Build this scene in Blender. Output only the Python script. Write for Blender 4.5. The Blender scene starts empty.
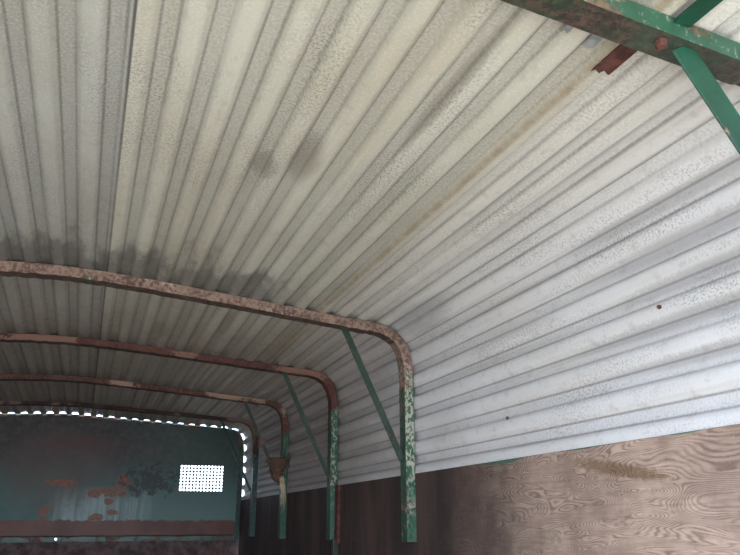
import bpy, bmesh, math, random
from mathutils import Vector, Matrix, noise as mnoise

random.seed(7)
SC = bpy.context.scene
ZC = 1.42                                   # eye height above the trailer floor

# ------------------------------------------------------------------ camera
cam_d = bpy.data.cameras.new('camera')
cam = bpy.data.objects.new('camera', cam_d)
SC.collection.objects.link(cam)
SC.camera = cam
cam_d.sensor_width = 36.0
cam_d.lens = 36.0 * 720.0 / 740.0
cam_d.clip_start = 0.02
F = 720.0
vy = Vector((80 - 370, 525 - 277.5, F)).normalized()          # trailer axis seen from the camera (x right, y down)
vz = Vector((366 - 370, -1840 - 277.5, F))
vz = (vz - vy * vz.dot(vy)).normalized()
vx = vy.cross(vz)
R = Matrix((vx, vy, vz))
right = R @ Vector((1, 0, 0)); up = R @ Vector((0, -1, 0)); back = R @ Vector((0, 0, -1))
M4 = Matrix((right, up, back)).transposed().to_4x4()
M4.translation = Vector((0, 0, ZC))
cam.matrix_world = M4

# ------------------------------------------------------------------ sky, sun, exposure
SC.view_settings.view_transform = 'Standard'
SC.view_settings.look = 'None'
SC.view_settings.gamma = 1.0
SC.view_settings.use_curve_mapping = False
SC.view_settings.exposure = 0.88
SC.cycles.diffuse_bounces = 8
SC.cycles.max_bounces = 12

world = bpy.data.worlds.new('sky')
SC.world = world
world.use_nodes = True
wn = world.node_tree
bg = wn.nodes['Background']
sky = wn.nodes.new('ShaderNodeTexSky')
sky.sky_type = 'NISHITA'
sky.sun_disc = False
sky.sun_elevation = math.radians(55)
sky.sun_rotation = math.radians(240)
sky.air_density = 1.0
sky.dust_density = 2.5
mixc = wn.nodes.new('ShaderNodeMixRGB'); mixc.inputs[0].default_value = 0.6
mixc.inputs[2].default_value = (3.0, 3.6, 4.9, 1)           # thin cloud over the blue
wn.links.new(sky.outputs[0], mixc.inputs[1])
wn.links.new(mixc.outputs[0], bg.inputs[0])
bg.inputs[1].default_value = 1.0

sun_d = bpy.data.lights.new('sun', 'SUN')
sun = bpy.data.objects.new('sun', sun_d)
SC.collection.objects.link(sun)
sun_d.energy = 9.0
sun_d.angle = math.radians(1.5)
sun_d.color = (1.0, 0.95, 0.87)
sun.rotation_euler = Vector((0.75, 0.3, -1.0)).to_track_quat('-Z', 'Y').to_euler()


# ------------------------------------------------------------------ node helpers
class NT:
    def __init__(self, name):
        self.m = bpy.data.materials.new(name)
        self.m.use_nodes = True
        self.t = self.m.node_tree
        self.b = self.t.nodes['Principled BSDF']
        g = self.t.nodes.new('ShaderNodeNewGeometry')
        self.pos = g.outputs['Position']

    def n(self, typ, **kw):
        o = self.t.nodes.new(typ)
        for k, v in kw.items():
            setattr(o, k, v)
        return o

    def put(self, sock, v):
        if isinstance(v, bpy.types.NodeSocket):
            self.t.links.new(v, sock)
        elif isinstance(v, (tuple, list)) and len(v) == 3 and len(sock.default_value) == 4:
            sock.default_value = (*v, 1)
        else:
            sock.default_value = v

    def math(self, op, a, b=0.0, c=None, clamp=False):
        o = self.n('ShaderNodeMath', operation=op, use_clamp=clamp)
        self.put(o.inputs[0], a); self.put(o.inputs[1], b)
        if c is not None:
            self.put(o.inputs[2], c)
        return o.outputs[0]

    def add(self, a, b): return self.math('ADD', a, b)
    def sub(self, a, b): return self.math('SUBTRACT', a, b)
    def mul(self, a, b): return self.math('MULTIPLY', a, b)

    def ramp(self, v, lo, hi, o0=0.0, o1=1.0):
        o = self.n('ShaderNodeMapRange', interpolation_type='SMOOTHSTEP')
        self.put(o.inputs[0], v)
        self.put(o.inputs[1], lo); self.put(o.inputs[2], hi); self.put(o.inputs[3], o0); self.put(o.inputs[4], o1)
        return o.outputs[0]

    def mix(self, f, a, b, mode='MIX'):
        o = self.n('ShaderNodeMixRGB', blend_type=mode)
        self.put(o.inputs[0], f); self.put(o.inputs[1], a); self.put(o.inputs[2], b)
        return o.outputs[0]

    def scale(self, vec, s):
        o = self.n('ShaderNodeVectorMath', operation='MULTIPLY')
        self.put(o.inputs[0], vec); o.inputs[1].default_value = s
        return o.outputs[0]

    def noise(self, vec, scale, detail=4.0, rough=0.55, dist=0.0):
        o = self.n('ShaderNodeTexNoise')
        self.put(o.inputs['Vector'], vec)
        o.inputs['Scale'].default_value = scale; o.inputs['Detail'].default_value = detail
        o.inputs['Roughness'].default_value = rough; o.inputs['Distortion'].default_value = dist
        return o.outputs[0]

    def xyz(self, vec):
        o = self.n('ShaderNodeSeparateXYZ'); self.put(o.inputs[0], vec)
        return o.outputs[0], o.outputs[1], o.outputs[2]

    def comb(self, x, y, z=0.0):
        o = self.n('ShaderNodeCombineXYZ')
        for i, v in enumerate((x, y, z)):
            self.put(o.inputs[i], v)
        return o.outputs[0]

    def uv(self):
        o = self.n('ShaderNodeUVMap'); o.uv_map = 'UVMap'
        return o.outputs[0]

    def blob(self, a, b, ca, cb, ra, rb, wob=None, amt=0.6, soft=0.25):
        """1 inside an ellipse whose edge is roughened by the noise value wob"""
        da = self.mul(self.sub(a, ca), 1.0 / ra); db = self.mul(self.sub(b, cb), 1.0 / rb)
        d = self.add(self.mul(da, da), self.mul(db, db))
        if wob is not None:
            d = self.add(d, self.mul(self.sub(wob, 0.5), amt * 4))
        return self.ramp(d, 1.0 + soft, 1.0 - soft)

    def bump(self, h, strength=0.3, dist=0.002):
        o = self.n('ShaderNodeBump')
        o.inputs['Strength'].default_value = strength; o.inputs['Distance'].default_value = dist
        self.put(o.inputs['Height'], h)
        self.t.links.new(o.outputs[0], self.b.inputs['Normal'])

    def done(self, col, rough=0.6, metal=0.0, spec=0.4):
        self.put(self.b.inputs['Base Color'], col)
        self.put(self.b.inputs['Roughness'], rough)
        self.put(self.b.inputs['Metallic'], metal)
        self.b.inputs['Specular IOR Level'].default_value = spec
        return self.m


PITCH = 0.076


def mat_sheet(name, base, tint, groove=0.35, speck=0.5, seam_s=None, wallside=False):
    k = NT(name)
    u, v, _ = k.xyz(k.uv())
    streak = k.noise(k.comb(k.mul(u, 34), k.mul(v, 0.8)), 1.0, 5, 0.6)
    patch = k.noise(k.comb(k.mul(u, 4), k.mul(v, 1.6)), 1.0, 4, 0.6)
    fine = k.noise(k.comb(u, v), 190, 2, 0.7)
    mid = k.noise(k.comb(u, k.mul(v, 0.6)), 38, 5, 0.7)
    c = k.mix(k.ramp(patch, 0.35, 0.7), base, tint)
    if wallside:                             # next to the lap the white shifts to the cream of the roof
        c = k.mix(k.ramp(k.add(u, k.mul(k.sub(patch, 0.5), 0.25)), seam_s + 0.02, seam_s + 0.36, 0.9, 0.0), c, (0.55, 0.55, 0.50))
    # smooth crests, greyer pitted valleys, thin grime lines at the bends
    ph = k.math('FRACT', k.mul(u, 1.0 / PITCH))
    vdist = k.math('ABSOLUTE', k.sub(ph, 0.5))
    valley = k.ramp(vdist, 0.24, 0.18)
    c = k.mix(k.mul(valley, 0.22 if wallside else 0.42), c, tuple(0.66 * (x * 0.6 + sum(base) / 3 * 0.4) for x in base))
    edge = k.ramp(k.math('ABSOLUTE', k.sub(ph, 0.335)), 0.045, 0.012)
    edge2 = k.ramp(k.math('ABSOLUTE', k.sub(ph, 0.70)), 0.06, 0.01)
    g = k.math('MAXIMUM', k.mul(edge, k.ramp(streak, 0.25, 0.5)), k.mul(edge2, k.ramp(streak, 0.3, 0.62)))
    c = k.mix(k.mul(g, groove), c, (0.11, 0.105, 0.10))
    c = k.mix(k.mul(k.ramp(streak, 0.52, 0.72), 0.30), c, (0.30, 0.265, 0.20))
    # mould speckle in drifts, heaviest in the valleys
    drift = k.ramp(k.noise(k.comb(k.mul(u, 8), k.mul(v, 1.9), 3.0), 1.0, 3, 0.6), 0.42, 0.68)
    drift = k.math('MAXIMUM', k.mul(drift, 0.9), k.mul(valley, 0.3))
    sp = k.mul(k.ramp(fine, 0.50, 0.60), drift)
    c = k.mix(k.mul(sp, speck), c, (0.11, 0.11, 0.115))
    c = k.mix(k.mul(k.ramp(fine, 0.48, 0.36), 0.16), c, (0.80, 0.80, 0.80))
    c = k.mix(k.mul(k.ramp(mid, 0.52, 0.72), 0.30), c, (0.26, 0.245, 0.21))
    # weather stains that creep from the hoops along the ribs
    if not wallside:
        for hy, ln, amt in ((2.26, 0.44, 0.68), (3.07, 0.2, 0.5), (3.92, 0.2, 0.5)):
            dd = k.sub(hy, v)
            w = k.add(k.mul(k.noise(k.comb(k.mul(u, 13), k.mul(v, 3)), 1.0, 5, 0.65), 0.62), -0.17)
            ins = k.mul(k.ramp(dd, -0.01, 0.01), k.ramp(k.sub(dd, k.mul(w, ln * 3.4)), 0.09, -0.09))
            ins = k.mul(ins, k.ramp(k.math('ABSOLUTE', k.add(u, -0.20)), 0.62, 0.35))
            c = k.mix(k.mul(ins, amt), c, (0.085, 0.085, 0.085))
        for ca, cb, ra, rb in ((0.50, 1.30, 0.03, 0.09), (0.43, 1.36, 0.03, 0.05), (0.57, 2.62, 0.02, 0.16), (0.36, 2.8, 0.03, 0.1), (0.66, 0.95, 0.012, 0.2)):
            c = k.mix(k.mul(k.blob(u, v, ca, cb, ra, rb, mid, 0.5, 0.8), 0.45), c, (0.14, 0.12, 0.095))
    else:
        for ca, cb, ra, rb in ((1.11, 2.05, 0.05, 0.18), (1.245, 0.95, 0.016, 0.32), (1.395, 1.0, 0.014, 0.32), (0.935, 1.25, 0.012, 0.35), (1.01, 1.0, 0.013, 0.3), (1.32, 0.9, 0.014, 0.32), (1.17, 1.0, 0.012, 0.3), (1.47, 0.9, 0.012, 0.3)):
            c = k.mix(k.mul(k.blob(u, v, ca, cb, ra, rb, fine, 1.1, 0.9), 0.48), c, (0.22, 0.225, 0.245))
    # far end grubbier, its low light also put into the colour
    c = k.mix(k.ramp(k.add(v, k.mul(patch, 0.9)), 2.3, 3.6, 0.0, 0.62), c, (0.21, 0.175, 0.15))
    lap = k.ramp(k.math('ABSOLUTE', k.sub(u, SM - 0.0165)), 0.0045, 0.001)  # dark line at the lap: gap shadow put into the colour, plus dirt
    c = k.mix(k.mul(lap, k.ramp(streak, 0.3, 0.6, 0.35, 0.85)), c, (0.03, 0.028, 0.025))
    if seam_s is not None:
        c = k.mix(k.mul(k.ramp(k.math('ABSOLUTE', k.sub(u, seam_s + 0.0055)), 0.005, 0.0015), 0.6), c, (0.05, 0.042, 0.035))
        sd = k.math('ABSOLUTE', k.sub(u, seam_s - 0.030))
        c = k.mix(k.mul(k.ramp(sd, 0.012, 0.002), k.ramp(mid, 0.25, 0.6, 0.3, 0.65)), c, (0.20, 0.145, 0.09))
    k.bump(mid, 0.3, 0.0012)
    return k.done(c, k.ramp(mid, 0.3, 0.7, 0.42, 0.65), 0.0, 0.4)


def mat_iron(name, green=(0.022, 0.088, 0.054), bias=0.0, bias_post=-0.25, zlo=0.3, zhi=0.62, rust=(0.20, 0.105, 0.07), rust2=(0.07, 0.026, 0.018), pale=(0.40, 0.33, 0.26), pale_amt=0.4, under=0.92, fleck=0.45):
    """weathered green paint over rust: bias is how far rust has won on the roof, bias_post on the uprights"""
    k = NT(name)
    x, y, z = k.xyz(k.pos)
    b = k.ramp(z, ZC + zlo, ZC + zhi, bias_post, bias)
    n1 = k.noise(k.pos, 11, 7, 0.65)
    n2 = k.noise(k.pos, 80, 6, 0.75)
    n3 = k.noise(k.pos, 5, 3, 0.6)
    f = k.ramp(k.add(k.add(n1, k.mul(k.sub(n2, 0.5), 0.35)), b), 0.47, 0.53)
    rc = k.mix(k.ramp(k.add(n2, k.mul(k.sub(n1, 0.5), 0.5)), 0.38, 0.60), rust2, rust)
    seg = k.noise(k.pos, 3.2, 3, 0.55)
    rc = k.mix(k.mul(k.ramp(k.add(seg, k.mul(k.sub(n2, 0.5), 0.25)), 0.53, 0.57), pale_amt), rc, pale)
    gc = k.mix(k.ramp(n1, 0.3, 0.7), green, tuple(g * 0.55 for g in green))
    nrm = k.n('ShaderNodeNewGeometry').outputs['True Normal']
    n4 = k.noise(k.scale(k.pos, (1.0, 1.0, 0.6)), 95, 4, 0.7)
    front = k.ramp(k.xyz(nrm)[1], -0.5, -0.8, 0.2, 1.0)
    keep = k.mul(front, k.ramp(k.add(z, k.mul(k.sub(n1, 0.5), 0.4)), ZC + 0.0, ZC + 0.22, 0.15, 1.0))
    gc = k.mix(k.mul(k.mul(k.ramp(n4, 0.64 - 0.17 * fleck, 0.70 - 0.17 * fleck), min(fleck, 0.9)), keep), gc, (0.36, 0.36, 0.30))
    c = k.mix(f, gc, rc)
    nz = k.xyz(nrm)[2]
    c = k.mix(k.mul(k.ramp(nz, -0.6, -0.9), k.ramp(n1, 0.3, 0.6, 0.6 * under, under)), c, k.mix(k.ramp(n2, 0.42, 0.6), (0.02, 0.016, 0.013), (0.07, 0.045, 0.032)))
    k.bump(k.add(k.mul(n2, 0.6), k.mul(f, 0.5)), 0.7, 0.002)
    return k.done(c, k.mix(f, (0.42,) * 3, (0.85,) * 3), 0.0, 0.4)


def mat_simple(name, c1, c2, scale=30, rough=0.8, bump=0.4, spec=0.3):
    k = NT(name)
    n1 = k.noise(k.pos, scale, 5, 0.65)
    k.bump(n1, bump, 0.003)
    return k.done(k.mix(k.ramp(n1, 0.35, 0.65), c1, c2), rough, 0.0, spec)


def mat_plywood(name):
    k = NT(name)
    x, y, z = k.xyz(k.pos)
    spot = k.noise(k.pos, 70, 4, 0.7)
    n_a = k.noise(k.comb(k.mul(y, 1.15), k.mul(z, 5.2), 0.3), 1.9, 2.0, 0.5, 0.5)
    rings = k.math('FRACT', k.mul(k.add(n_a, k.mul(spot, 0.008)), 74.0))
    line = k.ramp(k.math('ABSOLUTE', k.sub(rings, 0.5)), 0.10, 0.5)
    fib = k.noise(k.comb(k.mul(y, 14), k.mul(z, 120), 0.0), 1.0, 4, 0.6)
    big = k.noise(k.pos, 4.5, 4, 0.6)
    c = k.mix(k.mul(line, k.ramp(k.noise(k.pos, 22, 4, 0.7), 0.3, 0.65, 0.25, 0.85)), (0.49, 0.375, 0.31), (0.17, 0.115, 0.092))
    c = k.mix(k.mul(k.ramp(fib, 0.4, 0.7), 0.45), c, (0.20, 0.135, 0.105))
    c = k.mix(k.mul(k.ramp(spot, 0.55, 0.7), 0.5), c, (0.42, 0.35, 0.30))
    c = k.mix(k.mul(k.ramp(big, 0.45, 0.62), 0.35), c, (0.13, 0.09, 0.075))
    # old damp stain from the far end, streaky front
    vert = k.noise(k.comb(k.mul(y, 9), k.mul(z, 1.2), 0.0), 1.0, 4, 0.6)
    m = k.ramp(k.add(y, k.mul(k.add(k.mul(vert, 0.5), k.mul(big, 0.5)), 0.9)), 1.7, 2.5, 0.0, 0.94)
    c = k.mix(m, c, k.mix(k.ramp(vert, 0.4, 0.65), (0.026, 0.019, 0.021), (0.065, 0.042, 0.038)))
    # brown resin streak and green paint smears at the top edge
    c = k.mix(k.mul(k.blob(y, k.add(z, k.mul(y, -0.17)), 1.24, ZC + 0.105 - 0.211, 0.13, 0.014, spot, 0.7, 0.8), 0.7), c, (0.13, 0.075, 0.03))
    wv = k.noise(k.pos, 9, 4, 0.6)
    for yy, ry in ((1.69, 0.10), (1.33, 0.12), (1.05, 0.06)):
        c = k.mix(k.mul(k.blob(y, z, yy, ZC + 0.162, ry, 0.014 if yy > 1.5 else 0.007, wv, 0.4, 0.3), 0.85), c, (0.045, 0.13, 0.085))
    k.bump(k.add(k.mul(line, -0.5), k.mul(spot, 0.3)), 0.5, 0.0015)
    return k.done(c, 0.75, 0.0, 0.3)


def mat_bulkhead(name):
    k = NT(name)
    x, y, z = k.xyz(k.pos)
    z0 = k.sub(z, ZC)
    st = k.noise(k.comb(k.mul(x, 34), 0.0, k.mul(z, 1.6)), 1.0, 5, 0.6)
    n1 = k.noise(k.pos, 5, 6, 0.62)
    n2 = k.noise(k.pos, 26, 6, 0.7)
    n3 = k.noise(k.pos, 110, 3, 0.7)
    teal = k.mix(k.ramp(n1, 0.35, 0.65), (0.030, 0.095, 0.090), (0.055, 0.125, 0.122))
    # chalky washed-down lower middle
    ch = k.mul(k.ramp(k.add(z0, k.mul(n1, 0.2)), 0.36, 0.22), k.ramp(k.math('ABSOLUTE', k.sub(x, 0.12)), 0.36, 0.2))
    teal = k.mix(k.mul(ch, k.ramp(st, 0.35, 0.6, 0.25, 0.95)), teal, (0.26, 0.36, 0.375))
    pale_right = k.mul(k.ramp(k.add(z0, k.mul(n1, 0.25)), 0.5, 0.12), k.ramp(x, 0.2, 0.5))  # lower right of the panel is a paler teal
    teal = k.mix(k.mul(pale_right, 0.55), teal, (0.15, 0.24, 0.235))
    # top darkened to brown-black, less so towards the right
    top_dark = k.ramp(k.add(z0, k.mul(k.sub(n1, 0.5), 0.5)), 0.18, 0.46)
    top_dark = k.mul(top_dark, k.ramp(x, 0.75, 0.0, 0.55, 0.93))
    c = k.mix(top_dark, teal, k.mix(k.ramp(n2, 0.4, 0.65), (0.022, 0.020, 0.022), (0.065, 0.042, 0.04)))
    c = k.mix(k.mul(k.blob(x, z0, -0.18, 0.33, 0.3, 0.24, n2, 0.6, 0.7), 0.55), c, (0.085, 0.06, 0.055))
    c = k.mix(k.mul(k.blob(x, z0, -0.06, 0.50, 0.26, 0.05, n2, 1.3, 0.8), 0.6), c, (0.085, 0.026, 0.028))
    # flaking rust
    for ca, cb, ra, rb, a in ((-0.14, 0.255, 0.10, 0.024, 1.7), (0.165, 0.20, 0.11, 0.03, 1.7), (0.24, 0.265, 0.05, 0.05, 1.5), (0.06, 0.195, 0.035, 0.03, 1.5), (0.16, 0.145, 0.035, 0.02, 1.8), (0.09, 0.045, 0.05, 0.02, 2.0), (0.185, 0.075, 0.03, 0.016, 2.0), (-0.22, 0.07, 0.03, 0.05, 2.2)):
        c = k.mix(k.mul(k.blob(x, z0, ca, cb, ra, rb, n2, a, 0.12), 0.95), c, k.mix(k.ramp(n3, 0.35, 0.65), (0.10, 0.034, 0.018), (0.26, 0.105, 0.058)))
    # black mould
    c = k.mix(k.mul(k.blob(x, z0, 0.40, 0.275, 0.15, 0.085, n2, 2.4, 0.3), 0.8), c, (0.012, 0.016, 0.018))
    # rusted foot
    foot = k.ramp(k.add(z0, k.mul(k.sub(n2, 0.5), 0.06)), 0.034, 0.022)
    c = k.mix(foot, c, k.mix(k.ramp(n1, 0.3, 0.7), (0.075, 0.030, 0.024), (0.15, 0.062, 0.045)))
    k.bump(k.add(k.mul(n2, 0.8), k.mul(n3, 0.2)), 0.4, 0.003)
    return k.done(c, 0.5, 0.0, 0.4)


# ------------------------------------------------------------------ cross-section of the roof
CX = -0.15                                   # centre line of the trailer


def half_profile():
    """(x, z) above the eye on the inner face of the corrugations: apex -> eaves -> down the side"""
    pts = []
    d = 0.0
    while CX + d < 0.848:
        pts.append((CX + d, 0.741 - 0.1 * (math.sqrt(d * d + 0.04) - 0.2)))
        d += 0.004
    P = [(0.85, 0.662), (0.965, 0.652), (1.013, 0.605), (1.013, 0.47)]
    for i in range(61):
        t = i / 60
        b = ((1 - t) ** 3, 3 * t * (1 - t) ** 2, 3 * t * t * (1 - t), t ** 3)
        pts.append((sum(b[j] * P[j][0] for j in range(4)), sum(b[j] * P[j][1] for j in range(4))))
    z = 0.466
    while z > -0.2:
        pts.append((1.013, z)); z -= 0.004
    return pts


_HP = half_profile()
_S = [0.0]
for a, b in zip(_HP, _HP[1:]):
    _S.append(_S[-1] + math.dist(a, b))


def prof(s):
    """point and inward normal at arc length s from the apex (negative = left side)"""
    sg = 1 if s >= 0 else -1
    q = abs(s)
    import bisect
    i = min(max(bisect.bisect_right(_S, q) - 1, 0), len(_S) - 2)
    t = (q - _S[i]) / (_S[i + 1] - _S[i])
    (x0, z0), (x1, z1) = _HP[i], _HP[i + 1]
    x = x0 + (x1 - x0) * t; z = z0 + (z1 - z0) * t
    j0, j1 = max(i - 2, 0), min(i + 3, len(_HP) - 1)
    tx, tz = _HP[j1][0] - _HP[j0][0], _HP[j1][1] - _HP[j0][1]
    L = math.hypot(tx, tz); tx /= L; tz /= L
    nx, nz = tz, -tx
    if sg < 0:
        x = 2 * CX - x; nx = -nx
    return x, z, nx, nz


def s_at_x(x):
    for (p, s) in zip(_HP, _S):
        if p[0] >= x:
            return s
def s_at_z(z):
    for (p, s) in zip(_HP, _S):
        if p[0] > 1.0 and p[1] <= z:
            return s


SAG = [(-1, 0.0), (2.24, 0.0), (3.05, 0.026), (3.90, 0.028), (4.65, 0.050), (5.18, 0.058), (9, 0.058)]


def sag(y, z):
    """the arch of the roof has sunk a little towards the front of the trailer"""
    t = min(max((z - 0.62) / 0.12, 0), 1)
    for (ya, va), (yb, vb) in zip(SAG, SAG[1:]):
        if ya <= y <= yb:
            return z - t * (va + (vb - va) * (y - ya) / (yb - ya))
    return z


def P3(s, y, inn=0.0):
    x, z, nx, nz = prof(s)
    return Vector((x + nx * inn, y, ZC + sag(y, z + nz * inn)))


# ------------------------------------------------------------------ object helpers
def link(o, parent=None):
    SC.collection.objects.link(o)
    if parent is not None:
        o.parent = parent
    return o


def origin(o):
    v = Vector((0, 0, 0))
    while o is not None:
        v += o.location; o = o.parent
    return v


def mesh(name, verts, faces, mat, parent=None, smooth=False, uvs=None, loc=None, recalc=True):
    """verts are given in place; loc is where the object's own origin goes"""
    base = origin(parent) if parent is not None else Vector((0, 0, 0))
    loc = Vector(loc) if loc is not None else base.copy()
    me = bpy.data.meshes.new(name)
    me.from_pydata([tuple(Vector(v) - loc) for v in verts], [], faces)
    if uvs is not None:
        l = me.uv_layers.new(name='UVMap')
        for lp in me.loops:
            l.data[lp.index].uv = uvs[lp.vertex_index]
    if recalc:
        bm = bmesh.new(); bm.from_mesh(me)
        bmesh.ops.recalc_face_normals(bm, faces=bm.faces)
        bm.to_mesh(me); bm.free()
    if smooth:
        me.polygons.foreach_set('use_smooth', [True] * len(me.polygons))
    me.materials.append(mat)
    o = bpy.data.objects.new(name, me)
    o.location = loc - base
    return link(o, parent)


def empty(name, loc, parent=None):
    o = bpy.data.objects.new(name, None)
    o.empty_display_size = 0.05
    o.location = loc
    return link(o, parent)


def tag(o, label=None, cat=None, group=None, kind=None):
    if label: o['label'] = label
    if cat: o['category'] = cat
    if group: o['group'] = group
    if kind: o['kind'] = kind
    return o


def box_vf(lo, hi):
    (a, b, c), (d, e, f) = lo, hi
    v = [(a, b, c), (d, b, c), (d, e, c), (a, e, c), (a, b, f), (d, b, f), (d, e, f), (a, e, f)]
    return v, [(0, 3, 2, 1), (4, 5, 6, 7), (0, 1, 5, 4), (1, 2, 6, 5), (2, 3, 7, 6), (3, 0, 4, 7)]


def bevel(o, w=0.002, seg=2):
    m = o.modifiers.new('edge', 'BEVEL'); m.width = w; m.segments = seg; m.limit_method = 'ANGLE'
    m.angle_limit = math.radians(40)
    return o


def solid(o, t, off=1.0):
    m = o.modifiers.new('thickness', 'SOLIDIFY'); m.thickness = t; m.offset = off
    return o


def sweep(sections, closed_ends=True):
    n = len(sections[0]); v = []; f = []
    for sec in sections: v += sec
    for i in range(len(sections) - 1):
        for j in range(n):
            a = i * n + j; b = i * n + (j + 1) % n
            f.append((a, b, b + n, a + n))
    if closed_ends:
        f.append(tuple(range(n))[::-1]); f.append(tuple((len(sections) - 1) * n + j for j in range(n)))
    return v, f


def angle_bar(p0, p1, side, w, h, t):
    """L-section bar from p0 to p1: one leg of width w along side, the other of depth h along +y"""
    p0 = Vector(p0); p1 = Vector(p1); d = (p1 - p0).normalized()
    sd = Vector(side); sd = (sd - d * sd.dot(d)).normalized()
    q = d.cross(sd)
    if q.y < 0: q = -q
    L = [(-w / 2, 0), (w / 2, 0), (w / 2, h), (w / 2 - t, h), (w / 2 - t, t), (-w / 2, t)]
    return sweep([[p + sd * a + q * b for a, b in L] for p in (p0, p1)])


def tube_vf(pts, r, n=6, taper=1.0):
    secs = []
    for i, p in enumerate(pts):
        p = Vector(p)
        d = (Vector(pts[min(i + 1, len(pts) - 1)]) - Vector(pts[max(i - 1, 0)])).normalized()
        a = d.orthogonal().normalized(); b = d.cross(a)
        rr = r * (1 + (taper - 1) * i / max(len(pts) - 1, 1))
        secs.append([p + a * rr * math.cos(2 * math.pi * j / n) + b * rr * math.sin(2 * math.pi * j / n) for j in range(n)])
    return sweep(secs)


def merge(parts):
    V, Fc = [], []
    for v, f in parts:
        o = len(V); V += list(v); Fc += [tuple(i + o for i in q) for q in f]
    return V, Fc


def bolt_vf(c, axis, r, h):
    c = Vector(c); ax = Vector(axis).normalized(); a = ax.orthogonal().normalized(); b = ax.cross(a)
    ring = lambda rr, hh: [c + ax * hh + a * rr * math.cos(math.pi * j / 3) + b * rr * math.sin(math.pi * j / 3) for j in range(6)]
    return sweep([ring(r, 0), ring(r, h * 0.75), ring(r * 0.75, h)])


# ------------------------------------------------------------------ materials
S_SEAM = s_at_x(0.70)
SM = s_at_x(0.006)                           # where the two roof sheets lap
M_CEIL = mat_sheet('roof_sheet_darker', (0.405, 0.425, 0.40), (0.34, 0.345, 0.305), 0.6, 0.5)  # left roof sheet, base darker and greyer than the middle one
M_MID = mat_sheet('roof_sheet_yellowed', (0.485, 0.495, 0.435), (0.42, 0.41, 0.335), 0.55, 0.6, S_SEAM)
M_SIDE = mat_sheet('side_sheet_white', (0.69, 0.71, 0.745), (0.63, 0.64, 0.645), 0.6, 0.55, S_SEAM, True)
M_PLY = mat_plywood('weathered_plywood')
M_BULK = mat_bulkhead('flaking_teal_paint')
M_LOWER = mat_simple('dirty_maroon_board', (0.05, 0.034, 0.034), (0.13, 0.09, 0.085), 18, 0.8)
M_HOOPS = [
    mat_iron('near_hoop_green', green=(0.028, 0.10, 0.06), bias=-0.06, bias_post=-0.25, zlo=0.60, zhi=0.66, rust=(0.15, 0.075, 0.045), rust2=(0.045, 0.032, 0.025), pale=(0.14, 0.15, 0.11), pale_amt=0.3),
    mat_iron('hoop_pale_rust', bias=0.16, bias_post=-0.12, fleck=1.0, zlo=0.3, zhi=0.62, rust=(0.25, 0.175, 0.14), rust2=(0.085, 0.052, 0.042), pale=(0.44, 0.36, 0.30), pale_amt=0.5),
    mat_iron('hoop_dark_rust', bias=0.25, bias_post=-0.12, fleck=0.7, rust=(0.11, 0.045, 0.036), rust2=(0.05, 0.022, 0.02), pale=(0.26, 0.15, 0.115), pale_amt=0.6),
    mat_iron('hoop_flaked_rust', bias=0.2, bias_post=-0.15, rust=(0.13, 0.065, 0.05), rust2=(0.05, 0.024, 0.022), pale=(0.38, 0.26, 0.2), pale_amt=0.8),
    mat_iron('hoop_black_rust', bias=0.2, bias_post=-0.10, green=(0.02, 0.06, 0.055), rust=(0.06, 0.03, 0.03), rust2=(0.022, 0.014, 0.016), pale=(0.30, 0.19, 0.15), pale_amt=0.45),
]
M_GREEN = mat_iron('green_paint_brace', bias=-0.2, bias_post=-0.2, green=(0.009, 0.075, 0.044), fleck=0.05, under=0.0)
M_BRACE = mat_iron('worn_green_brace', bias=-0.12, bias_post=-0.14, green=(0.020, 0.042, 0.031), fleck=0.22, under=0.0)
M_RUST = mat_simple('bare_rust', (0.045, 0.02, 0.018), (0.11, 0.042, 0.034), 40, 0.8, 0.8)
M_ZINC = mat_simple('bare_zinc', (0.16, 0.18, 0.19), (0.28, 0.30, 0.31), 40, 0.5)
M_RIM = mat_iron('rim_dark_green', bias=0.02, bias_post=-0.12, green=(0.012, 0.05, 0.042), rust=(0.09, 0.05, 0.045), rust2=(0.03, 0.02, 0.02), pale_amt=0.1)
M_RAIL = mat_iron('rail_green', bias=-0.1, bias_post=-0.06, green=(0.07, 0.13, 0.115), rust=(0.16, 0.09, 0.075))
M_GRILLE = mat_simple('grille_green', (0.03, 0.09, 0.075), (0.05, 0.12, 0.10), 30, 0.5)
M_MUD = mat_simple('dry_mud', (0.055, 0.032, 0.022), (0.13, 0.08, 0.055), 90, 0.95, 1.0)
M_STRAW = mat_simple('dry_straw', (0.09, 0.055, 0.045), (0.20, 0.14, 0.11), 50, 0.8)
M_STRAWP = mat_simple('pale_straw', (0.38, 0.29, 0.2), (0.52, 0.43, 0.32), 50, 0.8)
M_KNOT = mat_simple('wood_plug', (0.27, 0.21, 0.16), (0.40, 0.33, 0.27), 60, 0.7)
M_SCREW = mat_simple('screw_rust', (0.06, 0.025, 0.015), (0.1, 0.04, 0.02), 60, 0.7)
M_FLOOR = mat_simple('dusty_floor_boards', (0.22, 0.17, 0.11), (0.36, 0.29, 0.20), 6, 0.9)
M_GROUND = mat_simple('gravel_yard', (0.34, 0.32, 0.26), (0.46, 0.43, 0.36), 8, 0.95)

# ------------------------------------------------------------------ the setting
Y_BACK, Y_FRONT = -0.05, 5.1565
o = mesh('ground', *box_vf((-40, -40, -0.75), (40, 40, -0.65)), M_GROUND)
tag(o, 'gravel yard the trailer stands on', 'ground', kind='structure')
o = mesh('floor', *box_vf((2 * CX - 1.05, Y_BACK, -0.06), (1.05, Y_FRONT, 0.0)), M_FLOOR)
tag(o, 'dusty boarded floor of the trailer', 'floor', kind='structure')


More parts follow.
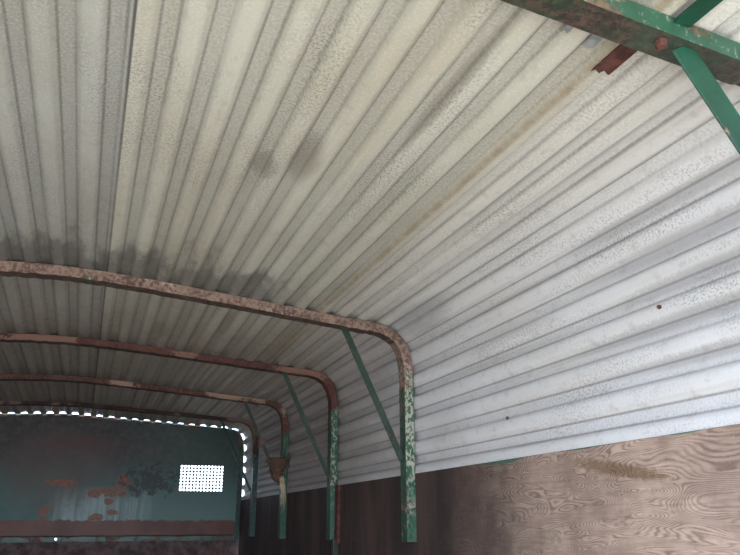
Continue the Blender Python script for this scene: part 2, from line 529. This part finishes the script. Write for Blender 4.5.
def sheet(name, s0, s1, mat, parent, out=0.0, depth=0.0155, phase=0.0, y0=Y_BACK, y1=Y_FRONT):
    """corrugated sheet between arc lengths s0 and s1; its inner crests touch the hoops"""
    n = max(int(round(abs(s1 - s0) / (PITCH / 28))), 2)
    ys = [y0, 0.6, 1.2, 1.8, 2.24, 2.6, 3.05, 3.5, 3.9, 4.3, 4.65, 4.9, y1]
    V, UV = [], []
    for i in range(n + 1):
        s = s0 + (s1 - s0) * i / n
        w = math.cos(2 * math.pi * s / PITCH + phase)
        q = math.tanh(2.3 * w) / math.tanh(2.3)
        d = depth * 0.5 * (1 - q) + out + 0.0006
        for y in ys:
            V.append(P3(s, y, -d)); UV.append((s, y))
    m = len(ys)
    Fc = [(i * m + j, (i + 1) * m + j, (i + 1) * m + j + 1, i * m + j + 1) for i in range(n) for j in range(m - 1)]
    o = mesh(name, V, Fc, mat, parent, smooth=True, uvs=UV, recalc=False)
    return o


S_EAVE = s_at_z(0.159)
ceil = tag(empty('ceiling', (CX, 0, ZC + 0.741)), 'corrugated metal roof lining over the hoops', 'ceiling', kind='structure')
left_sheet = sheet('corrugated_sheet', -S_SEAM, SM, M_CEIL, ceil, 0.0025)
mid_sheet = sheet('corrugated_sheet', SM - 0.014, S_SEAM + 0.004, M_MID, ceil, 0.0)
wr = tag(empty('wall_right', (1.013, 0, 0)), 'right side of the trailer, white corrugated sheet above weathered plywood', 'wall', kind='structure')
side_sheet = sheet('corrugated_sheet', S_SEAM - 0.040, S_EAVE, M_SIDE, wr, 0.0045)
ply = mesh('plywood_panel', *box_vf((1.0145, Y_BACK, 0.0), (1.0295, Y_FRONT, ZC + 0.158)), M_PLY, wr)
bevel(ply, 0.002)
wl = tag(empty('wall_left', (2 * CX - 1.013, 0, 0)), 'left side of the trailer, corrugated sheet above plywood', 'wall', kind='structure')
sheet('corrugated_sheet', -S_EAVE, -S_SEAM + 0.040, M_SIDE, wl, 0.009)
mesh('plywood_panel', *box_vf((2 * CX - 1.0295, Y_BACK, 0.0), (2 * CX - 1.0145, Y_FRONT, ZC + 0.158)), M_PLY, wl)

# marks on the sheets and boards
def patch_on_sheet(name, s0, s1, y0, y1, mat, parent, inn, jag=0.002, n=9):
    """thin irregular plate lying against the sheet"""
    rnd = random.Random(int(s0 * 1000) + int(y0 * 100))
    top = [(s0 + (s1 - s0) * i / n, y1 + rnd.uniform(-jag, jag) * 2.5) for i in range(n + 1)]
    bot = [(s0 + (s1 - s0) * i / n, y0 + rnd.uniform(-jag, jag)) for i in range(n + 1)]
    sec = [[P3(a[0], a[1], inn), P3(b[0], b[1], inn), P3(b[0], b[1], inn - 0.0015), P3(a[0], a[1], inn - 0.0015)] for a, b in zip(top, bot)]
    return mesh(name, *sweep(sec), mat, parent)


tag(patch_on_sheet('rust_patch', S_SEAM - 0.030, S_SEAM + 0.001, 0.675, 0.775, M_RUST, mid_sheet, 0.0015), 'dark red bare rust where the paint is gone')
tag(patch_on_sheet('bare_metal_patch', s_at_x(0.622), s_at_x(0.642), 0.672, 0.735, M_ZINC, mid_sheet, 0.001), 'grey bare metal patch')
tag(patch_on_sheet('bare_metal_patch', s_at_x(0.578), s_at_x(0.588), 0.672, 0.722, M_ZINC, mid_sheet, 0.001), 'grey bare metal patch')


def on_ply(y, z, ry, rz, name, mat):
    n = 20
    ring = lambda k, x: [Vector((x, y + ry * k * math.cos(2 * math.pi * j / n), ZC + z + rz * k * math.sin(2 * math.pi * j / n))) for j in range(n)]
    v, f = sweep([ring(1.0, 1.0150), ring(1.0, 1.0136), ring(0.85, 1.0130)])
    return mesh(name, v, f, mat, ply)


tag(on_ply(1.468, -0.035, 0.020, 0.014, 'wood_plug', M_KNOT), 'pale oval plug in the plywood')
tag(on_ply(1.461, 0.143, 0.016, 0.012, 'wood_plug', M_KNOT), 'small oval plug near the top edge')


def screw_at(s, y):
    x, z, nx, nz = prof(s)
    c = P3(s, y, -0.004)
    return mesh('screw', *bolt_vf(c, (nx, 0, nz), 0.0042, 0.0065), M_SCREW, side_sheet)


screw_at(s_at_z(0.405), 1.065)
screw_at(s_at_z(0.265), 1.65)

# ------------------------------------------------------------------ front wall of the trailer (far end)
YB = 5.165
wf = tag(empty('wall_front', (CX, YB, 0)), 'rusty teal metal end wall with a perforated vent', 'wall', kind='structure')
WX0, WX1, WZ0, WZ1 = 0.592, 0.886, 0.212, 0.386
ZB = -0.066
cols = []
smax = s_at_z(0.0)
ss = [i / 60 * s_at_x(0.848) for i in range(61)] + [s_at_x(0.85) + (s_at_z(0.44) - s_at_x(0.85)) * i / 24 for i in range(1, 25)]
pr = [prof(s) for s in ss]
right_cols = [(x + nx * 0.008, z + nz * 0.008) for x, z, nx, nz in pr]


def ztop(x):
    xx = x if x >= CX else 2 * CX - x
    for (a, b) in zip(right_cols, right_cols[1:]):
        if a[0] <= xx <= b[0] + 1e-9:
            t = (xx - a[0]) / max(b[0] - a[0], 1e-9)
            return a[1] + (b[1] - a[1]) * t
    return right_cols[-1][1]


xs = sorted(set([round(x, 5) for x, _ in right_cols] + [round(2 * CX - x, 5) for x, _ in right_cols] + [WX0, WX1]))
V, Fc = [], []
def quad(x0, x1, a0, a1, b0, b1):
    i = len(V)
    V.extend([(x0, YB, ZC + a0), (x1, YB, ZC + a1), (x1, YB, ZC + b1), (x0, YB, ZC + b0)]); Fc.append((i, i + 1, i + 2, i + 3))
for x0, x1 in zip(xs, xs[1:]):
    t0, t1 = sag(YB, ztop(x0)), sag(YB, ztop(x1))
    if WX0 - 1e-6 <= x0 and x1 <= WX1 + 1e-6:
        quad(x0, x1, ZB, ZB, WZ0, WZ0); quad(x0, x1, WZ1, WZ1, t0, t1)
    else:
        quad(x0, x1, ZB, ZB, t0, t1)
panel = mesh('end_panel', V, Fc, M_BULK, wf, recalc=False)
bm = bmesh.new(); bm.from_mesh(panel.data); bmesh.ops.remove_doubles(bm, verts=bm.verts, dist=1e-5); bm.to_mesh(panel.data); bm.free()
solid(panel, 0.003, -1.0)


def perforated(x0, x1, z0, z1, nx, nz, rr, y, skip=None):
    """flat plate of nx by nz cells, each with a round hole of radius rr (in cells)"""
    V, Fc = [], []
    px, pz = (x1 - x0) / nx, (z1 - z0) / nz
    for i in range(nx):
        for j in range(nz):
            cx, cz = x0 + (i + .5) * px, z0 + (j + .5) * pz
            b = len(V); n = 16
            if skip and not skip(i, j):
                V += [(cx - px / 2, y, cz - pz / 2), (cx + px / 2, y, cz - pz / 2), (cx + px / 2, y, cz + pz / 2), (cx - px / 2, y, cz + pz / 2)]
                Fc.append((b, b + 1, b + 2, b + 3)); continue
            r = rr * min(px, pz)
            for q in range(n):
                a = 2 * math.pi * q / n
                c, s = math.cos(a), math.sin(a)
                k = 1 / max(abs(c), abs(s))
                V.append((cx + c * k * px / 2, y, cz + s * k * pz / 2))
            for q in range(n):
                a = 2 * math.pi * q / n
                V.append((cx + r * math.cos(a), y, cz + r * math.sin(a)))
            for q in range(n):
                w = (q + 1) % n
                Fc.append((b + q, b + w, b + n + w, b + n + q))
    return V, Fc


g = mesh('vent_grille', *perforated(WX0, WX1, ZC + WZ0, ZC + WZ1, 13, 8, 0.37, YB + 0.001), M_GRILLE, wf, recalc=False)
solid(g, 0.0015, -1.0)
tag(g, 'perforated grille with daylight behind it')
# rolled angle around the edge of the end wall
def hoop_sections(sa, sb, y0, leg, flange, t, n, rough=0.0, seed=0.0, outer=0.0):
    secs = []
    for i in range(n + 1):
        s = sa + (sb - sa) * i / n
        x, z, nx, nz = prof(s)
        e = rough * mnoise.noise(Vector((s * 40, seed, 0)))
        e2 = rough * mnoise.noise(Vector((s * 55, seed + 9, 3)))
        L = [(-outer, y0), (-outer, y0 + t), (leg - t, y0 + t), (leg - t, y0 + flange + e2), (leg + e, y0 + flange + e2), (leg + e, y0 + e2 * 0.5)]
        secs.append([P3(s, yy, inn) for inn, yy in L])
    return secs
sl = s_at_z(-0.098)
rim = mesh('edge_angle', *sweep(hoop_sections(-sl, sl, YB - 0.006, 0.030, 0.006, 0.005, 220, 0.001, 4.0, 0.008)), M_RIM, wf)
# lower rail with its one small hole
rz0, rz1 = -0.100, -0.066
v1, f1 = box_vf((2 * CX - 0.98, YB - 0.022, ZC + rz1 - 0.004), (0.98, YB + 0.004, ZC + rz1))
nc = 58
v2, f2 = perforated(2 * CX - 0.98, 0.98, ZC + rz0, ZC + rz1, nc, 1, 0.2, YB - 0.022, lambda i, j: i == 29)
rail = mesh('cross_rail', *merge([(v1, f1), (v2, f2)]), M_RAIL, wf, recalc=False)
lower = mesh('lower_board', *box_vf((2 * CX - 1.03, YB + 0.005, 0.0), (1.03, YB + 0.02, ZC - 0.0925)), M_LOWER, wf)

# ------------------------------------------------------------------ roof hoops
LEG, FLG, TH = 0.032, 0.048, 0.005
S_POST = s_at_z(0.40)
H_Y = [0.632, 2.24, 3.05, 3.90, 4.65]
H_BOT = [-0.052, -0.052, -0.060, -0.067, -0.069]
H_LABEL = [
    'thick green and brown hoop nearest the camera, its bar crossing the top right corner',
    'pale tan rusted roof hoop with white-flecked green post, the second from the camera',
    'dark red-brown rusted hoop with an extra stake behind its post',
    'flaking rusty hoop with a bird nest lodged on its brace',
    'blackened hoop just in front of the teal end wall',
]


def make_hoop(i):
    y0 = H_Y[i]
    root = empty('roof_hoop', (CX, y0, ZC + H_BOT[i]))
    tag(root, H_LABEL[i], 'hoop', 'hoops that carry the corrugated roof')
    m = M_HOOPS[i]
    mesh('roof_bow', *sweep(hoop_sections(-S_POST, S_POST, y0, LEG, FLG, TH, 260, 0.0030 if i else 0.0006, i * 3.1)), m, root)
    se = s_at_z(H_BOT[i])
    for sg in (-1, 1):
        v, f = sweep(hoop_sections(sg * S_POST, sg * se, y0, LEG, FLG, TH, 40, 0.0005, i * 2.0))
        mesh('post', v, f, m, root)
        # brace from the bow down to the post
        def X(x): return x if sg > 0 else 2 * CX - x
        dy = sag(y0, 0.64) - 0.64
        a = (X(0.763 if i else 0.720), y0 + 0.012, ZC + 0.640 + dy)
        b = (X(0.974 if i else 1.005), y0 + 0.012, ZC + 0.200)
        w = (0.045, 0.023, 0.020, 0.018, 0.016)[i]
        mesh('brace', *angle_bar(a, b, (sg, 0, 0.4), w, 0.020, 0.004), M_GREEN if i == 0 else M_BRACE, root)
        bevel(SC.collection.objects[-1], 0.002 if i == 0 else 0.0008)
    return root


hoops = [make_hoop(i) for i in range(5)]
# head of the red bolt that pins the nearest brace
bc = Vector((0.688, H_Y[0] + 0.018, ZC + 0.6425))
mesh('bolt', *bolt_vf(bc + Vector((0, 0, 0)), (0.0, -0.05, -1), 0.009, 0.010), M_RUST, hoops[0])
# stake bar slotted behind the post of the dark red hoop
st = mesh('stake', *box_vf((0.988, H_Y[2] - 0.026, ZC - 0.30), (1.012, H_Y[2] - 0.0005, ZC - 0.060)), M_BRACE, hoops[2])
bevel(st, 0.0015)
st2 = mesh('rusty_strip', *box_vf((1.0005, H_Y[2] - 0.040, ZC - 0.075), (1.0135, H_Y[2] - 0.0005, ZC + 0.156)), M_RUST, hoops[2])
tag(st2, 'rusty strip along the outer side of the post')

# green flat bar lying along the roof behind the nearest hoop
pz = prof(s_at_x(0.72))[1]
pur = mesh('purlin', *box_vf((0.698, Y_BACK, ZC + pz - 0.0085), (0.727, H_Y[0] - 0.0008, ZC + pz - 0.0025)), M_GREEN, loc=(0.7125, 0.14, ZC + pz - 0.006))
bevel(pur, 0.001)
tag(pur, 'green flat bar running back along the roof from the nearest hoop', 'bar')

# ------------------------------------------------------------------ bird nest
nx0, ny0, nz0 = 0.962, 3.918, ZC + 0.215
nest = tag(empty('bird_nest', (nx0, ny0, nz0)), 'brown mud and straw nest wedged between brace and post of a rusty hoop', 'nest')
V, Fc = [], []
NA, NR = 40, 14
for r in range(NR + 1):
    t = r / NR
    rad = 0.008 + 0.056 * t ** 0.85
    z = nz0 + 0.125 * t ** 1.15
    for a in range(NA):
        th = 2 * math.pi * a / NA
        p = Vector((math.cos(th), math.sin(th) * 0.8, 0))
        e = 1 + 0.20 * mnoise.noise(Vector((p.x * 3, p.y * 3, t * 5))) + 0.12 * mnoise.noise(Vector((p.x * 9, p.y * 9, t * 14)))
        V.append(Vector((nx0, ny0, z)) + p * rad * e + Vector((0.006 * t - 0.004, 0, 0.006 * mnoise.noise(Vector((p.x * 4, p.y * 4, 7))))))
for r in range(NR):
    for a in range(NA):
        b = (a + 1) % NA
        Fc.append((r * NA + a, r * NA + b, (r + 1) * NA + b, (r + 1) * NA + a))
k0 = len(V)
for a in range(NA):                      # the cup inside
    V.append(V[NR * NA + a].lerp(Vector((nx0, ny0, nz0 + 0.118)), 0.22))
for a in range(NA):
    V.append(V[NR * NA + a].lerp(Vector((nx0, ny0, nz0 + 0.085)), 0.5))
V.append(Vector((nx0, ny0, nz0 + 0.07))); kc = len(V) - 1
for a in range(NA):
    b = (a + 1) % NA
    Fc.append((NR * NA + a, NR * NA + b, k0 + b, k0 + a)); Fc.append((k0 + a, k0 + b, k0 + NA + b, k0 + NA + a)); Fc.append((k0 + NA + a, k0 + NA + b, kc))
V.append(Vector((nx0, ny0, nz0 - 0.002)))
for a in range(NA):
    Fc.append(((a + 1) % NA, a, len(V) - 1))
mesh('mud_cup', V, Fc, M_MUD, nest, smooth=True)
rnd = random.Random(3)
parts = []
for i in range(150):
    th = rnd.uniform(0, 2 * math.pi); t = rnd.uniform(0.2, 1.0)
    rad = 0.008 + 0.058 * t ** 0.85
    c = Vector((nx0 + math.cos(th) * rad, ny0 + math.sin(th) * rad * 0.8, nz0 + 0.125 * t ** 1.15))
    d = Vector((-math.sin(th), math.cos(th), rnd.uniform(-0.8, 0.6))).normalized()
    o_ = Vector((math.cos(th), math.sin(th), 0))
    L = rnd.uniform(0.014, 0.045)
    parts.append(tube_vf([c - d * L, c + o_ * 0.004, c + d * L + o_ * rnd.uniform(0, 0.008)], 0.0009, 4))
tag(mesh('straw', *merge(parts), M_STRAW, nest), 'stalks sticking out of the mud', kind='stuff')
parts = []
for i in range(26):                      # a twist of dry grass hanging by the post
    x = 0.990 + rnd.uniform(-0.012, 0.012); y = 3.888 + rnd.uniform(-0.006, 0.006)
    z1 = nz0 + rnd.uniform(-0.015, 0.03)
    parts.append(tube_vf([(x - 0.012, y, z1), (x, y - 0.003, z1 - 0.05), (x + rnd.uniform(-0.012, 0.004), y, z1 - rnd.uniform(0.08, 0.14))], 0.002, 4, 0.4))
tag(mesh('grass_twist', *merge(parts), M_STRAWP, nest), 'pale dry grass hanging below the mud', kind='stuff')
